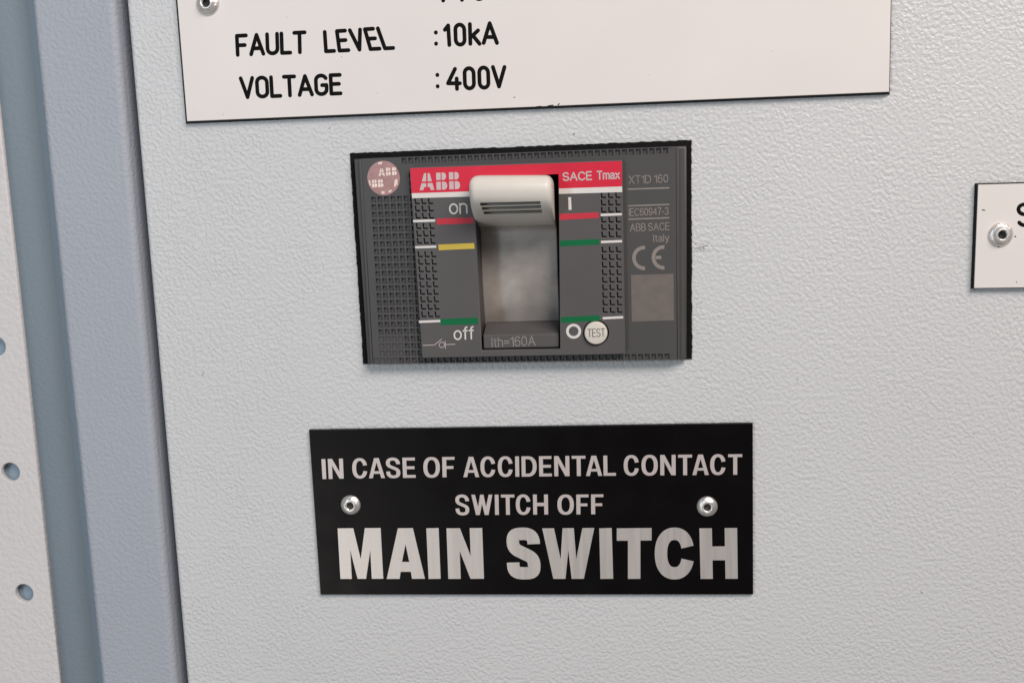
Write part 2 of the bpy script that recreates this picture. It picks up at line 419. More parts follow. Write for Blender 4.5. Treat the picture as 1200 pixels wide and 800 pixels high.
# ------------------------------------------------------------------ things
def thing(name, label, cat, org, group=None):
    o = bpy.data.objects.new(name, None); COL.objects.link(o)
    o.location = W3(*org); o.empty_display_size = 0.01
    o['label'] = label; o['category'] = cat
    if group: o['group'] = group
    return o
def lathe(c, prof, n=40, matf=None):
    bm = bmesh.new(); rings = []
    for r, z in prof:
        rings.append([bm.verts.new((c[0] + r*math.cos(2*math.pi*k/n), c[1] + r*math.sin(2*math.pi*k/n), z)) for k in range(n)])
    for a, b, i in zip(rings, rings[1:], range(99)):
        for k in range(n):
            f = bm.faces.new((a[k], a[(k+1)%n], b[(k+1)%n], b[k]))
            if matf: f.material_index = matf(i)
    f = bm.faces.new(rings[-1])
    if matf: f.material_index = matf(len(prof))
    return smooth(from_bm(bm, 'lathe'))
def rivet(px, r, w, parent, org, boss=True, label=None):
    c = pt(px[0], px[1], w + .8)
    p = [(r, w - .05), (r, w + .22), (r*.93, w + .50), (r*.74, w + .80), (r*.60, w + 1.0)]
    if boss: p += [(r*.54, w + 1.45), (r*.46, w + 1.60), (r*.38, w + 1.5), (r*.33, w + .9)]
    else: p += [(r*.48, w + 1.08), (r*.38, w + 1.0), (r*.33, w + .7)]
    p += [(r*.30, w + .35), (r*.10, w + .30)]
    k = len(p)
    me = lathe(c, p, matf=lambda i: 1 if i >= k - 3 else 0)
    o = link('rivet', me, None, parent, org)
    me.materials.append(M['rivet']); me.materials.append(M['hole'])
    return o

# ---- structure: the deep wall of the cabinet behind the frame
U_DOOR = pt(183.5, 400, 0)[0]
U_PR = pt(174.5, 400, -1)[0]
U_PL = pt(76, 400, 1)[0]
TOPV, BOTV = 110, -190
me = box(U_PL - 150, U_PL + 4, BOTV, TOPV, -10, -5)
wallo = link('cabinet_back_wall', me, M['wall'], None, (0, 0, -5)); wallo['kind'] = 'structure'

# ---- frame post: a folded channel with round bends
org = ((U_PL + U_PR)/2, BOTV, 0)
prof = [(U_PL, -28)] + [(U_PL + 1.8 - 1.8*math.cos(a), -.8 + 1.8*math.sin(a)) for a in [R(k*4.5) for k in range(21)]]
prof += [(U_PR - 1.7 + 1.7*math.sin(a), -.7 + 1.7*math.cos(a)) for a in [R(k*4.5) for k in range(21)]] + [(U_PR, -28)]
bm = bmesh.new()
a = [bm.verts.new((u, BOTV, w)) for u, w in prof]; b = [bm.verts.new((u, TOPV, w)) for u, w in prof]
for i in range(len(prof)): 
    j = (i + 1) % len(prof); bm.faces.new((a[i], a[j], b[j], b[i]))
bm.faces.new(a); bm.faces.new(b)
me = from_bm(bm, 'post')
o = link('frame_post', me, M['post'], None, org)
o['label'] = 'grey painted steel frame post, coloured as in cool shade, with rounded bends, standing left of the door'; o['category'] = 'cabinet frame'

# ---- perforated rail, nearer than the post, at the far left
RW = 7.0
ur = pt(36, 480, RW)[0]
hs = [pt(-2, 404, RW), pt(11.5, 553, RW), pt(28.5, 693, RW)]
uh = sum(h[0] for h in hs[1:]) / 2
pitch = (hs[0][1] - hs[2][1]) / 2
v1 = pt(0, 158, RW)[1]
holes = []
for k in range(-4, 5): holes.append((uh, hs[1][1] + k * pitch))
outer = [(ur - 26, BOTV), (ur, BOTV), (ur, TOPV), (ur - 26, TOPV)]
me = curve_mesh([outer] + [circle(h, 2.3, 32) for h in holes], RW - 1.5, RW, bevel=.25)
me2 = box(ur - 26, ur - 24.5, BOTV, TOPV, -4.9, RW - 1.51)
rail = link('perforated_rail', join([me, me2]), M['rail'], None, (ur - 13, BOTV, 0))
link('light_stop_strip', box(ur - 24.4, ur - 2.5, BOTV, TOPV, RW - 3.4, RW - 2.4), M['wall'], rail, (ur - 13, BOTV, 0))  # added strip: stops lamp spots through the holes and lightens them
rail['label'] = 'pale perforated steel rail with a row of round holes, at the left edge'; rail['category'] = 'rail'

# ---- the door
UR, VB, VT = 150, -175, 105
flange_q = quad_px([(409.8, 179.6), (810.4, 164), (811.2, 420.6), (425.6, 426.6)], 0.4)
hole_q = inset(flange_q, 3.0)
me = curve_mesh([[(U_DOOR, VB), (UR, VB), (UR, VT), (U_DOOR, VT)], hole_q], -16, 0, bevel=1.0, res=3)
dorg = (0, VB, 0)
bm = bmesh.new(); bm.from_mesh(me)
for f in bm.faces: f.smooth = False
bm.to_mesh(me); bm.free()
door = link('cabinet_door', me, M['door'], None, dorg)
door['label'] = 'light grey textured steel door carrying the breaker and the plates'; door['category'] = 'cabinet door'
def mark(pts, r, w=0.0, flat=.03, m='smear', parent=None, org=(0,0,0), name='scuff_mark'):
    bm = bmesh.new(); capsule_path(bm, [pt(x, y, w) for x, y in pts], r, flat, w)
    return link(name, smooth(from_bm(bm, 'scuff')), M[m], parent, org)
droot = door
for pts, r, m in [([(814, 291.5), (821, 290), (829, 287.5)], .10, 'smear'), ([(813, 294), (819, 293.5)], .07, 'smear'), ([(814, 287), (816, 286)], .09, 'smear'), ([(236.5, 440), (239.5, 435)], .07, 'smear'), ([(800, 357), (801, 358)], .10, 'core'),
                  ([(934, 444), (935, 445)], .13, 'smear'), ([(1141, 508), (1142, 508)], .12, 'smear'), ([(1079, 693), (1081, 694)], .13, 'smear'), ([(672, 158), (673, 157)], .10, 'core'), ([(386, 150), (386.5, 150.6)], .09, 'core'), ([(342, 148), (342.6, 148)], .06, 'core'), ([(940, 302), (940.6, 302)], .06, 'core'), ([(1044, 393), (1045, 393.4)], .08, 'smear'), ([(1076, 579), (1078, 578)], .08, 'smear'), ([(290, 688), (290.8, 688.8)], .06, 'smear'), ([(1142, 340), (1142, 339)], .07, 'core'), ([(1107, 507), (1108, 506.6)], .07, 'smear')]:
    mark(pts, r, 0.0, .03, m, door, dorg)
bm = bmesh.new()          # grains of dirt rubbed off beside the breaker
for k in range(46):
    x, y = random.gauss(822, 5.5), random.gauss(290, 3.2)
    if k > 34: x, y = random.uniform(814, 822), random.uniform(345, 366)
    if x > 813.5: capsule_path(bm, [pt(x, y), pt(x + random.uniform(.3, 1.6), y - random.uniform(-.2, .7))], random.uniform(.03, .075), .02, 0.0)
link('scuff_mark', smooth(from_bm(bm, 'scuff')), M['smear'], door, dorg)

# ---- engraved plates
def laminate(name, label, base_px, th, cham, org):
    t = thing(name, label, 'sign plate', org)
    top = quad_px(base_px, th)
    base = inset(top, -cham)
    link('core_layer', frustum(base, 0.0, inset(top, -.03), th - .12), M['core'], t, org)
    link('face_layer', frustum(inset(top, -.01), th - .119, inset(top, .06), th), M['plate'], t, org)
    return t
TH = 1.5
# upper plate; its top lies outside the frame
bl, br = pt(219.2, 142.3, TH), pt(1042.0, 107.8, TH)
tl, tr = pt(207.6, 0, TH), pt(1043.9, 0, TH)
def ext(a, b, k): return (a[0] + (b[0]-a[0])*k, a[1] + (b[1]-a[1])*k)
tl2 = ext(bl, tl, 1.9); tr2 = (tl2[0] + br[0] - bl[0], tl2[1] + br[1] - bl[1])
tr2 = (ext(br, tr, 1)[0], tr2[1])
org = ((bl[0]+br[0])/2, min(bl[1], br[1]), 0)
plate = thing('rating_plate', 'large white engraved plate reading FAULT LEVEL and VOLTAGE above the breaker', 'sign plate', org)
top = [bl, br, tr2, tl2]
cbase = inset(top, -.50); cbase = [cbase[0], cbase[1], cbase[2], cbase[3]]
for i in (0, 3): cbase[i] = (cbase[i][0] - .42, cbase[i][1])
link('core_layer', frustum(cbase, 0.0, inset(top, -.03), TH - .12), M['core'], plate, org)
link('face_layer', frustum(inset(top, -.01), TH - .119, inset(top, .06), TH), M['plate'], plate, org)
def Q(*p, w): return [pt(x, y, w) for x, y in p]
SR = .45
k = 2.1    # half stroke in px, centre lines sit inside the ink box
it = stroke_word('FAULT', Q((277.5, 42.4), (357, 38.2), (357.5, 61.2), (278.6, 64.6), w=TH), .22)
link('lettering', stroke_line(it, TH, SR), M['engrave'], plate, org)
it = stroke_word('LEVEL', Q((380.5, 37.8), (451.5, 33.0), (460.8, 56.5), (382, 60.4), w=TH), .27)
link('lettering', stroke_line(it, TH, SR), M['engrave'], plate, org)
it = stroke_word('VOLTAGE', Q((282, 92.0), (398.2, 88.0), (399.2, 109.6), (283.4, 114.4), w=TH), .22)
link('lettering', stroke_line(it, TH, SR), M['engrave'], plate, org)
def cell(x0, x1, yt, yb, dx=1.0): return Q((x0, yt), (x1, yt), (x1 + dx, yb), (x0 + dx, yb), w=TH)
it = [(':', cell(510.5, 510.6, 30.5, 55.6, .6)), ('1', cell(521.0, 525.2, 30.2, 53.0, 1.4)), ('0', cell(533.4, 543.8, 29.2, 52.6, .8)),
      ('k', cell(550.6, 561.4, 28.6, 51.6, .6)), ('A', cell(566.0, 581.6, 27.6, 50.6, .8))]
link('lettering', stroke_line(it, TH, SR), M['engrave'], plate, org)
it = [(':', cell(512.3, 512.4, 80.0, 105.6, .6)), ('4', cell(524.4, 538.4, 81.0, 104.4, .8)), ('0', cell(544.2, 554.8, 80.2, 103.8, .8)),
      ('0', cell(561.4, 571.8, 79.4, 103.0, .8)), ('V', cell(577.6, 591.2, 78.8, 101.6, .4))]
link('lettering', stroke_line(it, TH, SR), M['engrave'], plate, org)
it = [('1', cell(514, 518.6, -22, .9, .8)), ('7', cell(536, 551, -22.5, .1, .6)), ('0', cell(555.6, 566.2, -23.5, -.8, .6))]
link('lettering', stroke_line(it, TH, SR), M['engrave'], plate, org)
rivet((242.2, 3.6), 2.65, TH, plate, org)
for x, y, r in [(261, 134.2, .07), (400, 66.5, .06), (442, 109, .05), (905, 60, .05), (760, 88, .045), (336, 20, .05)]:
    mark([(x, y), (x + .4, y + .3)], r, TH, .02, 'core', plate, org, 'chip')
mark([(628, 125.3), (634, 124.6)], .09, TH, .02, 'core', plate, org, 'chip')
mark([(642, 124.4), (648, 123.4)], .12, TH, .02, 'core', plate, org, 'chip')
mark([(654, 123.2), (655.5, 121.5)], .11, TH, .02, 'core', plate, org, 'chip')
mark([(602, 114.2), (603.5, 114.4)], .09, TH, .02, 'core', plate, org, 'chip')

# small plate at the right edge; most of it lies outside the frame
q = Q((1146.4, 216.6), (1400, 210), (1392, 334.5), (1141.6, 337.6), w=TH)
q = [q[3], q[2], q[1], q[0]]
org = (q[0][0] + 20, q[0][1], 0)
sp = thing('label_plate', 'small white riveted plate with a letter S, cut off at the right edge', 'sign plate', org)
link('core_layer', frustum(inset(q, -.30), 0.0, inset(q, -.03), TH - .12), M['core'], sp, org)
link('face_layer', frustum(inset(q, -.01), TH - .119, inset(q, .06), TH), M['plate'], sp, org)
link('lettering', stroke_line([('S', Q((1193.4, 239.5), (1208, 239.5), (1208, 264.0), (1193.4, 264.0), w=TH))], TH, .42), M['engrave'], sp, org)
rivet((1174, 275), 2.65, TH, sp, org)
for x, y in [(1161, 283), (1170, 289), (1189.5, 277)]:
    mark([(x, y), (x + .6, y + .3)], .16, TH, .03, 'core', sp, org, 'chip')
mark([(1151, 246), (1154, 246.5)], .12, TH, .02, 'core', sp, org, 'chip')
mark([(1191, 330), (1191.4, 331)], .12, TH, .02, 'smear', sp, org, 'chip')

# black sign
SW = .9
q = Q((361.8, 503.6), (882.6, 495.6), (883.0, 696.4), (375.4, 696.6), w=SW)
org = ((q[2][0] + q[3][0]) / 2, q[3][1], 0)
sign = thing('warning_sign', 'black sign with silver lettering reading MAIN SWITCH, riveted below the breaker', 'sign plate', org)
me = frustum([q[3], q[2], q[1], q[0]], 0, inset([q[3], q[2], q[1], q[0]], .08), SW)
link('sheet', me, M['sign'], sign, org)
for body, px in [('IN', [(376.6, 537.6), (401.8, 537.0), (402.8, 560.4), (378.0, 561.0)]), ('CASE', [(412.4, 536.8), (486.4, 535.8), (487.2, 559.4), (413.2, 560.2)]),
                 ('OF', [(495.8, 535.6), (532.6, 535.0), (533.0, 558.6), (496.4, 559.4)]), ('ACCIDENTAL', [(542.6, 535.0), (721.4, 533.4), (721.8, 557.0), (543.0, 558.8)]),
                 ('CONTACT', [(730.8, 533.2), (869.8, 531.8), (869.8, 555.8), (731.0, 557.0)]),
                 ('SWITCH', [(533.4, 579.4), (642.0, 579.0), (642.4, 602.4), (534.0, 603.2)]), ('OFF', [(653.0, 579.4), (707.0, 578.8), (707.2, 602.0), (653.4, 602.6)])]:
    link('lettering', bold_line(body, quad_px(px, SW), SW, t=.16, b=.14, gap=.10), M['ink_silver'], sign, org)
spans = [('M', 395.6, 446.0, 399.0, 449.2), ('A', 456, 483, 453.2, 498.0), ('I', 499.6, 514.0, 502.2, 516.4), ('N', 523.2, 565, 525.4, 567.2),
         ('S', 593.4, 632.4, 594.2, 633.8), ('W', 635.4, 696.4, 636.6, 696.2), ('I', 702.2, 716.8, 703.6, 718.6), ('T', 722.8, 763.6, 722.8, 763.6),
         ('C', 767.2, 813.4, 767.4, 813.6), ('H', 819.6, 863.8, 821.0, 864.6)]
loops = []
for ch, xa, xb, xc, xd in spans:
    ya, yb = 618.6, 677.8
    if ch == 'A': xa, xb = 453.6, 496.6
    wpx = xb - xa
    W = wpx / 59.0
    t = 14.6 / 59.0; b = 14.4 / 59.0
    wd, lp = glyph(ch, t if ch != 'I' else W, b, W)
    qq = Q((xa, ya), (xb, ya - .4), (xd, yb - .2), (xc, yb), w=SW)
    loops += [[bil(qq, x / W, y) for x, y in l] for l in lp]
link('lettering', curve_mesh(loops, SW, SW + .03), M['silver'], sign, org)
rivet((410.2, 592.4), 2.45, SW, sign, org, boss=False)
rivet((829.0, 594.2), 2.45, SW, sign, org, boss=False)

# ------------------------------------------------------------------ the circuit breaker
HB, HW, FW = 2.2, 2.9, 4.5      # side ribs, housing face, raised cover face
org = ((flange_q[2][0] + flange_q[3][0]) / 2, flange_q[3][1], 0)
cb = thing('circuit_breaker', 'dark grey circuit breaker with a red band and beige toggle set in the door', 'circuit breaker', org)
slot_px = [(554.6, 207.6), (654.4, 203.0), (656.6, 408.6), (564.2, 410.6)]
slot = quad_px(slot_px, FW)
def ragged(q, amp, step=.7):
    out = []
    for i in range(len(q)):
        a, b = Vector(q[i]), Vector(q[(i+1) % len(q)]); n = max(2, int((b - a).length / step)); t = (b - a).normalized()
        for k in range(n):
            p = a.lerp(b, k / n); d = 0 if k == 0 else random.uniform(-amp, amp)
            out.append((p.x - t.y * d, p.y + t.x * d))
    return out
link('gasket', curve_mesh([ragged(flange_q, .09), inset(flange_q, 6.0)], -.6, .4, bevel=.1), M['flange'], cb, org)
house = quad_px([(414.6, 186.4), (804.6, 171.2), (804.8, 421.4), (430.6, 427.0)], HB)
slot_h = inset(slot, -1.2)
parts = [curve_mesh([house, slot_h], -14, HB, bevel=.5, res=2)]
# the textured face, one lattice with pits
panel = quad_px([(423.6, 186.0), (792.0, 171.6), (793.4, 421.6), (437.6, 426.8)], HW)
NC, NR = 47, 28
du = 1 / NC; dv = 1 / NR
us = []; vs = []
for i in range(NC): us += [i*du + du*.13, i*du + du*.87]
for j in range(NR): vs += [j*dv + dv*.13, j*dv + dv*.87]
us = [0] + us + [1]; vs = [0] + vs + [1]
fq = quad_px([(479.7, 196), (729.4, 187.5), (733, 414.7), (494.7, 419.4)], FW)
def pit_kind(i, j):
    row = NR - 1 - j        # row 0 at the top
    if row == 0: return .55 if 6 <= i <= 45 else 0
    if row == NR - 1: return .55 if i <= 45 and i > 3 else (.22 if i <= 3 else 0)
    if row in (2, 3, 4) and i == 7: return .55
    if row >= 5 and 1 <= i <= 7: return .22 if (row >= NR - 4 and i <= 4) else .55
    return 0
bm = bmesh.new(); vg = {}
def gv(a, b, w=HW):
    key = (a, b, w)
    if key not in vg:
        x, y = bil(panel, us[a], vs[b]); vg[key] = bm.verts.new((x, y, w))
    return vg[key]
sx0, sx1 = min(p[0] for p in slot), max(p[0] for p in slot); sy0, sy1 = min(p[1] for p in slot), max(p[1] for p in slot)
for a in range(len(us) - 1):
    for b in range(len(vs) - 1):
        c = [bil(panel, us[x], vs[y]) for x, y in ((a, b), (a+1, b), (a+1, b+1), (a, b+1))]
        if max(x for x, y in c) > sx0 - 1 and min(x for x, y in c) < sx1 + 1 and max(y for x, y in c) > sy0 - 1 and min(y for x, y in c) < sy1 + 1: continue
        d = 0
        if a % 2 and b % 2: d = pit_kind(a // 2, b // 2)
        top4 = [gv(a, b), gv(a+1, b), gv(a+1, b+1), gv(a, b+1)]
        if not d: bm.faces.new(top4); continue
        cx = sum(x for x, y in c)/4; cy = sum(y for x, y in c)/4
        low = [bm.verts.new((cx - .05 + (x-cx)*.84, cy + .07 + (y-cy)*.82, HW - d)) for x, y in c]
        bm.faces.new(low)
        for k in range(4): bm.faces.new((top4[k], top4[(k+1)%4], low[(k+1)%4], low[k]))
# rim down to the ribs
be = [e for e in bm.edges if e.is_boundary and all((v.co.z == HW) for v in e.verts)]
def on_rim(e): 
    m = (e.verts[0].co + e.verts[1].co) / 2
    return not (sx0 - 4 < m.x < sx1 + 4 and sy0 - 4 < m.y < sy1 + 4 and min(abs(m.y - panel[0][1]), abs(m.y - panel[3][1])) > 1.5)
ext_r = bmesh.ops.extrude_edge_only(bm, edges=[e for e in be if on_rim(e)])
for g in ext_r['geom']:
    if isinstance(g, bmesh.types.BMVert): g.co.z = HB - .4
me = from_bm(bm, 'face')
parts.append(me)
# thin ridges beside the side ribs
for xa, xb, ya, yb in ((421.8, 435.8, 187.0, 426.4), (793.8, 795.4, 172.4, 421.0)):
    p0, p1 = pt(xa, ya, HW), pt(xb, yb, HW)
    wv = .28
    parts.append(curve_mesh([[(p1[0]-wv, p1[1]), (p1[0]+wv, p1[1]), (p0[0]+wv, p0[1]), (p0[0]-wv, p0[1])]], HB - .3, HW + .12, bevel=.12))
housing = link('housing', join(parts), M['case'], cb, org)
# rear body behind the door, seen only as the dark floor of the opening
fl = inset(flange_q, -1.0)
me = curve_mesh([inset(flange_q, -2), slot_h], -24, -16.05); link('rear_body', me, M['flange'], cb, org)

# raised cover with toggle slot, button hole and L-shaped grooves
LW = .26
grooves = []
def Lgroove(x, y, pw=6.0, ph=6.6):
    a = [(x - pw/2, y - ph/2), (x - pw/2 + LW*5.2, y - ph/2), (x - pw/2 + LW*5.2 + .15, y + ph/2 - LW*5.6), (x + pw/2, y + ph/2 - LW*5.6), (x + pw/2, y + ph/2), (x - pw/2 + .3, y + ph/2)]
    grooves.append([pt(px, py, FW) for px, py in a])
def rows(y0, y1, n): return [y0 + (y1 - y0) * k / (n - 1) for k in range(n)]
for y in rows(236.0, 253.0, 3) + rows(265.2, 282.4, 3) + rows(298.2, 368.4, 9):
    for k in range(3): Lgroove(488.6 + 7.9*k + (y - 236)*.060, y)
for y in rows(229.0, 246.0, 3) + rows(257.6, 274.8, 3) + rows(292.6, 363.4, 9):
    for k in range(3): Lgroove(707.0 + 8.5*k + (y - 229)*.016, y)
bc = pt(698.4, 389.8, FW)
rc = rounded(fq, .5)
me = curve_mesh([rc, slot, circle(bc, 2.95)] + grooves, HW + .02, FW, bevel=.15, res=2)
link('front_cover', me, M['cover'], cb, org)
# slot walls
bm = bmesh.new()
sw_ = inset(slot, -.10)
lo = [bm.verts.new((x, y, -12)) for x, y in sw_]; hi = [bm.verts.new((x, y, HW)) for x, y in sw_]
for k in range(4): bm.faces.new((lo[k], lo[(k+1)%4], hi[(k+1)%4], hi[k]))
bm.faces.new(lo)
link('toggle_slot', from_bm(bm, 'slot'), M['case'], cb, org)

# printed band and marks, lying on the cover
INK = FW
def ink(name, px, m, parent=None, w=INK, th=.035):
    return link(name, curve_mesh([quad_px(px, w + th)], w, w + th), M[m], parent or cb, org)
def xline(y_left, y_right, x0, x1, x): return y_left + (y_right - y_left) * (x - x0) / (x1 - x0)
bt = lambda x: xline(197.3, 188.8, 481, 728.5, x)
bb = lambda x: xline(226.6, 218.6, 482, 728.5, x)
wb = lambda x: xline(232.4, 225.2, 482, 728.5, x)
band = [(480.6, bt(481)), (728.6, bt(728.5)), (729.0, bb(729)), (654.9, bb(655)), (654.6, 204.0), (554.4, 208.6), (555.2, bb(555)), (482.4, bb(482.4))]
rb = ink('brand_band', band, 'red')
ink('white_stripe', [(482.5, bb(482)), (555.2, bb(555)), (555.5, wb(555.5)), (482.9, wb(483))], 'white')
ink('white_stripe', [(655.0, bb(655)), (729.0, bb(729)), (729.2, wb(729)), (655.1, wb(655))], 'white')
for px, m in [
    ([(511.4, 256.2), (554.2, 254.8), (554.6, 261.8), (511.8, 263.3)], 'redbar'),
    ([(513.6, 286.6), (555.6, 284.8), (556.2, 291.4), (514.2, 293.2)], 'yellow'),
    ([(516.2, 373.6), (559.8, 372.0), (560.3, 379.6), (516.6, 381.0)], 'green'),
    ([(655.6, 250.8), (701.6, 248.8), (701.8, 255.4), (655.8, 257.8)], 'redbar'),
    ([(656.2, 282.0), (702.2, 280.0), (702.4, 286.6), (656.4, 288.8)], 'green'),
    ([(657.6, 371.6), (702.6, 369.4), (702.8, 375.6), (657.8, 378.4)], 'green')]:
    ink('position_mark', px, m)
for (x0, ya, x1, yb) in [(484.0, 259.2, 509.8, 258.4), (486.4, 289.8, 511.2, 289.0), (490.8, 377.0, 515.8, 376.0), (703.8, 252.0, 728.6, 251.0), (704.2, 283.6, 728.8, 282.6), (706.2, 372.8, 730.2, 371.6)]:
    ink('white_line', [(x0, ya - 1.35), (x1, yb - 1.35), (x1 + .2, yb + 1.35), (x0 + .2, ya + 1.35)], 'white')
def txt(body, px, m, w=INK, r=.15, parent=None, gap=.19):
    return link('lettering', grot_line(body, quad_px(px, w), w, r, gap), M[m], parent or cb, org)
txt('on', [(525.8, 238.6), (547.6, 237.8), (548.2, 250.6), (526.4, 251.6)], 'white', r=.20, gap=.16)
txt('off', [(531.0, 383.2), (555.0, 382.0), (555.4, 397.6), (531.6, 398.8)], 'white', r=.20, gap=.16)
txt('SACE', [(659.0, 202.2), (693.6, 200.6), (694.0, 211.4), (659.4, 212.6)], 'logo', w=INK + .035, r=.18)
txt('Tmax', [(699.0, 200.4), (726.2, 199.6), (726.4, 210.0), (699.4, 211.0)], 'logo', w=INK + .035, r=.17)
ink('lettering', [(665.8, 231.2), (669.2, 231.0), (669.8, 245.8), (666.4, 246.0)], 'white')
rc0 = pt(672.2, 388.0, INK)
link('lettering', curve_mesh([circle(rc0, 1.72), circle(rc0, 1.12)], INK, INK + .035), M['white'], cb, org)
# breaker symbol under "off"
def stroke_px(lines, r, m, w, parent=None, flat=.03, name='lettering'):
    bm = bmesh.new()
    for l in lines: capsule_path(bm, [pt(x, y, w) for x, y in l], r, flat, w)
    return link(name, smooth(from_bm(bm, 'symbol')), M[m], parent or cb, org)
cx, cy = 517.8, 404.0
stroke_px([[(495.8, 404.6), (509.0, 404.2), (517.4, 397.4)], [(521.6, 399.6), (522.0, 408.4)], [(522.0, 403.8), (533.2, 403.2)],
           [(cx + 3.2*math.cos(R(a)), cy + 3.2*math.sin(R(a))) for a in range(0, 361, 30)]], .085, 'logo', INK)
# logo: solid letters split by a cross-shaped gap
def logo_loops(q, letters='ABB'):
    """q covers one letter each"""
    out = []
    g = .05
    for ch, qq in zip(letters, q):
        if ch == 'A':
            L = lambda y: .5 * y * .62
            y = .46
            out += [[bil(qq, x, yy) for x, yy in l] for l in (
                [(L(y+g), y+g), (.5-g, y+g), (.5-g, 1), (L(1)+.0, 1)], [(1-L(y+g), y+g), (.5+g, y+g), (.5+g, 1), (1-L(1), 1)],
                [(0, 0), (.24, 0), (.32, .18), (.5-g, .18), (.5-g, y-g), (L(y-g), y-g)], [(1, 0), (.76, 0), (.68, .18), (.5+g, .18), (.5+g, y-g), (1-L(y-g), y-g)])]
        else:
            y = .52; xm = .46
            topD = [(xm+g, 1), (.66, 1)] + [(.66 + .26*math.sin(R(a)), (1+y+g)/2 + (1-y-g)/2*math.cos(R(a))) for a in range(15, 166, 15)] + [(.80, y+g), (xm+g, y+g)]
            botD = [(xm+g, y-g), (.74, y-g)] + [(.72 + .28*math.sin(R(a)), (y-g)/2 + (y-g)/2*math.cos(R(a))) for a in range(15, 166, 15)] + [(.70, 0), (xm+g, 0)]
            for l in ([(0, y+g), (xm-g, y+g), (xm-g, 1), (0, 1)], [(0, 0), (xm-g, 0), (xm-g, y-g), (0, y-g)], topD, botD):
                out.append([bil(qq, x, yy) for x, yy in l])
    return out
def lq(x0, x1, yt, yb, dx, w): return quad_px([(x0, yt), (x1, yt - .4), (x1 + dx, yb - .4), (x0 + dx, yb)], w)
lw = INK + .035
link('brand_logo', curve_mesh(logo_loops([lq(491.6, 508.8, 203.2, 223.0, .2, lw), lq(511.0, 523.6, 202.6, 222.6, .6, lw), lq(526.0, 538.6, 202.0, 222.0, .6, lw)]), lw, lw + .02), M['logo'], cb, org)

# toggle: knob sweeping down into the curved shutter that fills the slot
KL, KR = pt(549.6, 227, 12.5)[0], pt(646.6, 225, 12.5)[0]
vtop = pt(597, 209.5, 11.5)[1]
vbot = pt(610, 269, -2)[1]
H = vtop - vbot
secs = [(vtop + .9, 9.2, 1.8), (vtop + .75, 10.6, 1.0), (vtop + .2, 12.0, .4), (vtop - .8, 12.9, .05), (vtop - 2.4, 13.2, 0), (vtop - 4.4, 12.6, 0), (vtop - 6.2, 10.9, 0),
        (vtop - 7.6, 8.5, 0), (vtop - 8.7, 5.9, 0), (vtop - 9.5, 3.3, 0), (vtop - 10.1, .8, 0), (vtop - 10.65, -1.8, 0), (vtop - 11.3, -3.6, 0), (vtop - 12.2, -4.5, 0), (vtop - 14.0, -4.7, 0), (vtop - 17, -4.7, 0), (vtop - 21, -4.3, 0), (vtop - 26, -4.5, 0), (vtop - 31, -5.4, 0), (vtop - 35.5, -6.9, 0)]
secs = [(v, w, e) for v, w, e in secs]
def interp(ss, n=5):
    out = []
    for i in range(len(ss) - 1):
        p0, p1, p2, p3 = [Vector(ss[min(max(i+d, 0), len(ss)-1)]) for d in (-1, 0, 1, 2)]
        for k in range(n):
            t = k / n
            out.append(.5 * ((2*p1) + (-p0+p2)*t + (2*p0-5*p1+4*p2-p3)*t*t + (-p0+3*p1-3*p2+p3)*t**3))
    return out + [Vector(ss[-1])]
bm = bmesh.new(); rings = []
for v, w, e in interp(secs):
    a, b = KL + e, KR - e
    bk = -11.0
    rr = min(1.5, (w - bk) / 2) * max(.25, min(1, (w + 6) / 12))
    tops = [(a + rr - rr*math.cos(R(k*15)), w - rr + rr*math.sin(R(k*15))) for k in range(7)]
    n = 8
    bulge = [(a + rr + (b - a - 2*rr) * k / n, w + .35 * math.sin(math.pi * k / n)) for k in range(1, n)]
    tops += bulge + [(b - rr + rr*math.sin(R(k*15)), w - rr + rr*math.cos(R(k*15))) for k in range(7)]
    ring = [(a, bk)] + tops + [(b, bk)]
    rings.append([bm.verts.new((u, v - .030*(u - a), ww)) for u, ww in ring])
for A, B in zip(rings, rings[1:]):
    for k in range(len(A)): 
        f = bm.faces.new((A[k], A[(k+1) % len(A)], B[(k+1) % len(A)], B[k]))
bm.faces.new(rings[0]); bm.faces.new(rings[-1])
knob_me = from_bm(bm, 'knob')
# three grip grooves cut into the knob
def boolean_cut(me, cutters):
    a = bpy.data.objects.new('a', me); COL.objects.link(a); tmp = [a]
    for i, cme in enumerate(cutters):
        c = bpy.data.objects.new('c', cme); COL.objects.link(c); tmp.append(c)
        m = a.modifiers.new('b', 'BOOLEAN'); m.object = c; m.operation = 'DIFFERENCE'; m.solver = 'EXACT'
    dg = bpy.context.evaluated_depsgraph_get(); dg.update()
    out = bpy.data.meshes.new_from_object(a.evaluated_get(dg))
    for o in tmp: bpy.data.objects.remove(o)
    return out
def gw(v):      # front height at v
    ss = interp(secs)
    return min(ss, key=lambda s: abs(s[0] - v))[1]
cut = []
for (xa, ya, xb, yb) in [(562.8, 239.4, 633.6, 237.6), (564.6, 244.4, 634.4, 242.2), (566.8, 249.4, 635.4, 247.4)]:
    wq = gw(pt(600, (ya + yb)/2, 11)[1])
    for _ in range(3): wq = gw(pt(600, (ya+yb)/2, wq)[1] )
    p0, p1 = pt(xa, ya, wq), pt(xb, yb, wq)
    hh = .35
    cut.append(frustum([(p0[0], p0[1]-hh), (p1[0], p1[1]-hh), (p1[0], p1[1]+hh), (p0[0], p0[1]+hh)], wq - 2.4, [(p0[0], p0[1]-hh), (p1[0], p1[1]-hh), (p1[0], p1[1]+hh), (p0[0], p0[1]+hh)], wq + 3))
knob_me = boolean_cut(knob_me, cut)
bm = bmesh.new(); bm.from_mesh(knob_me)
for f in bm.faces: f.smooth = True
for e in bm.edges:
    if len(e.link_faces) == 2 and e.calc_face_angle(0) > R(40): e.smooth = False
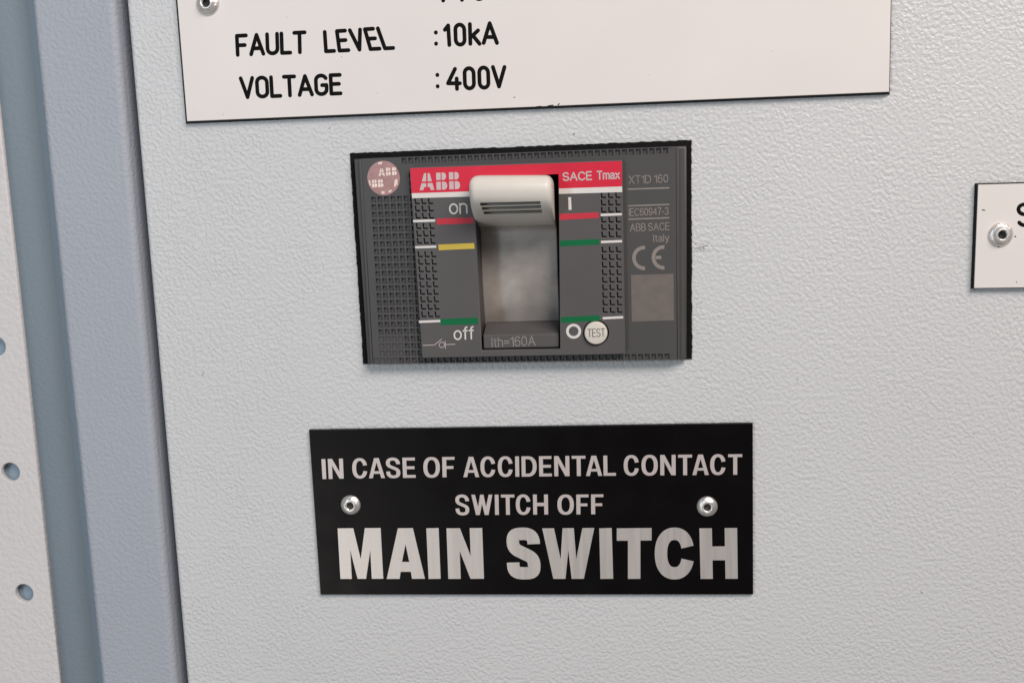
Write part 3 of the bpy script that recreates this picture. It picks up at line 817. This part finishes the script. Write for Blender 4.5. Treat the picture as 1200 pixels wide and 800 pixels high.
bm.to_mesh(knob_me); bm.free()
handle = link('toggle_handle', knob_me, None, cb, org)
handle.data.materials.clear()
for k in ('beige', 'shutter'): handle.data.materials.append(M[k])
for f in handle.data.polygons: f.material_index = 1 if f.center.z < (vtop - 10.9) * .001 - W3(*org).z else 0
# ledge with the rating in the bottom of the slot
LWD = 3.4
p = quad_px([(566.2, 392.6), (654.8, 390.6), (655.0, 406.0), (567.0, 408.6)], LWD)
vl_top = pt(610, 378.5, -2.5)[1]
bm = bmesh.new()
vA = (p[0][1] + p[1][1]) / 2; 
sec = [(p[3][1], -11), (p[3][1], LWD), (p[0][1], LWD), (vl_top, -2.6), (vl_top, -11)]
la = [bm.verts.new((p[0][0], v, w)) for v, w in sec]; lb = [bm.verts.new((p[1][0], v + (p[1][1] - p[0][1]), w)) for v, w in sec]
bm.faces.new(la); bm.faces.new(lb)
for k in range(5): bm.faces.new((la[k], la[(k+1) % 5], lb[(k+1) % 5], lb[k]))
link('rating_ledge', bevelled(from_bm(bm, 'ledge'), .22), M['cover'], cb, org)
txt('Ith=160A', [(575.6, 395.4), (627.0, 393.2), (627.6, 405.2), (576.2, 407.2)], 'fainter', w=LWD, r=.13)
# test button
tb = link('test_button', lathe(bc, [(2.62, 2.2), (2.62, 5.0), (2.50, 5.22), (2.3, 5.28), (.6, 5.28)]), M['button'], cb, org)
link('lettering', grot_line('TEST', quad_px([(688.2, 385.4), (709.0, 384.4), (709.4, 394.4), (688.6, 395.4)], 5.28), 5.28, .11, .17), M['test'], tb, org)
# hologram sticker
hc = pt(449.6, 208.8, HW)
hs_ = link('round_sticker', curve_mesh([circle(hc, 3.78, 48, 3.92)], HW, HW + .06), M['holo'], cb, org)
hw = HW + .06
hl = logo_loops([lq(443.4, 450.8, 197.8, 206.6, .3, hw), lq(452.2, 457.8, 196.8, 206.0, .3, hw), lq(459.4, 464.6, 196.4, 205.4, .3, hw)])
hl += logo_loops([lq(435.8, 441.8, 211.0, 219.6, .3, hw), lq(443.0, 449.2, 210.6, 219.4, .3, hw)], 'BB')
hl += [quad_px([(462.4, 211.0), (465.6, 209.8), (466.0, 216.0), (461.6, 219.6)], hw), quad_px([(447.0, 224.2), (450.6, 224.0), (450.8, 227.0), (447.4, 227.2)], hw),
       quad_px([(455.0, 223.8), (459.6, 222.0), (458.0, 225.2), (455.8, 226.0)], hw), quad_px([(442.6, 190.6), (447.8, 189.6), (447.8, 192.4), (443.6, 193.0)], hw),
       quad_px([(431.8, 211.4), (433.4, 211.2), (434.8, 217.2), (433.6, 217.6)], hw)]
link('foil_print', curve_mesh(hl, hw, hw + .02), M['foil'], hs_, org)
# laser marked lettering on the right flank
pw = HW
txt('XT1D 160', [(736.4, 206.0), (783.0, 204.4), (783.2, 214.0), (736.8, 216.0)], 'faint', w=pw, r=.115)
for x0, ya, x1, yb in [(735.6, 221.8, 784.4, 220.2), (736.0, 241.4, 784.4, 239.6), (736.4, 257.0, 784.6, 255.2)]:
    ink('lettering', [(x0, ya - .8), (x1, yb - .8), (x1, yb + .8), (x0, ya + .8)], 'faint', w=HW)
txt('IEC60947-3', [(736.6, 244.4), (783.4, 242.8), (783.6, 251.8), (736.8, 253.8)], 'faint', w=pw, r=.115)
txt('ABB SACE', [(737.8, 262.2), (784.4, 260.4), (784.6, 269.8), (738.2, 271.6)], 'faint', w=pw, r=.115)
txt('Italy', [(765.2, 274.8), (784.0, 274.0), (784.4, 285.2), (765.6, 286.4)], 'faint', w=pw, r=.115)
def arc_px(cx, cy, rx, ry, a0, a1, n=16): return [(cx + rx*math.cos(R(a0+(a1-a0)*k/n)), cy - ry*math.sin(R(a0+(a1-a0)*k/n))) for k in range(n+1)]
def thick_arc(cx, cy, ro, ri, w): 
    o = arc_px(cx, cy, ro, ro*1.02, 85, 275); i = arc_px(cx, cy, ri, ri*1.02, 275, 85)
    return [pt(x, y, w) for x, y in o + i]
link('lettering', curve_mesh([thick_arc(754.8, 302.2, 14.0, 9.8, HW), thick_arc(777.6, 301.6, 14.0, 9.8, HW), quad_px([(768.4, 299.9), (775.0, 299.7), (775.0, 303.5), (768.4, 303.7)], HW)], HW, HW + .03), M['faint'], cb, org)
# plain patch where the photograph has a code
ink('marked_patch', [(739.4, 322.2), (789.2, 320.8), (790.0, 375.2), (740.4, 376.8)], 'pad', w=HW)
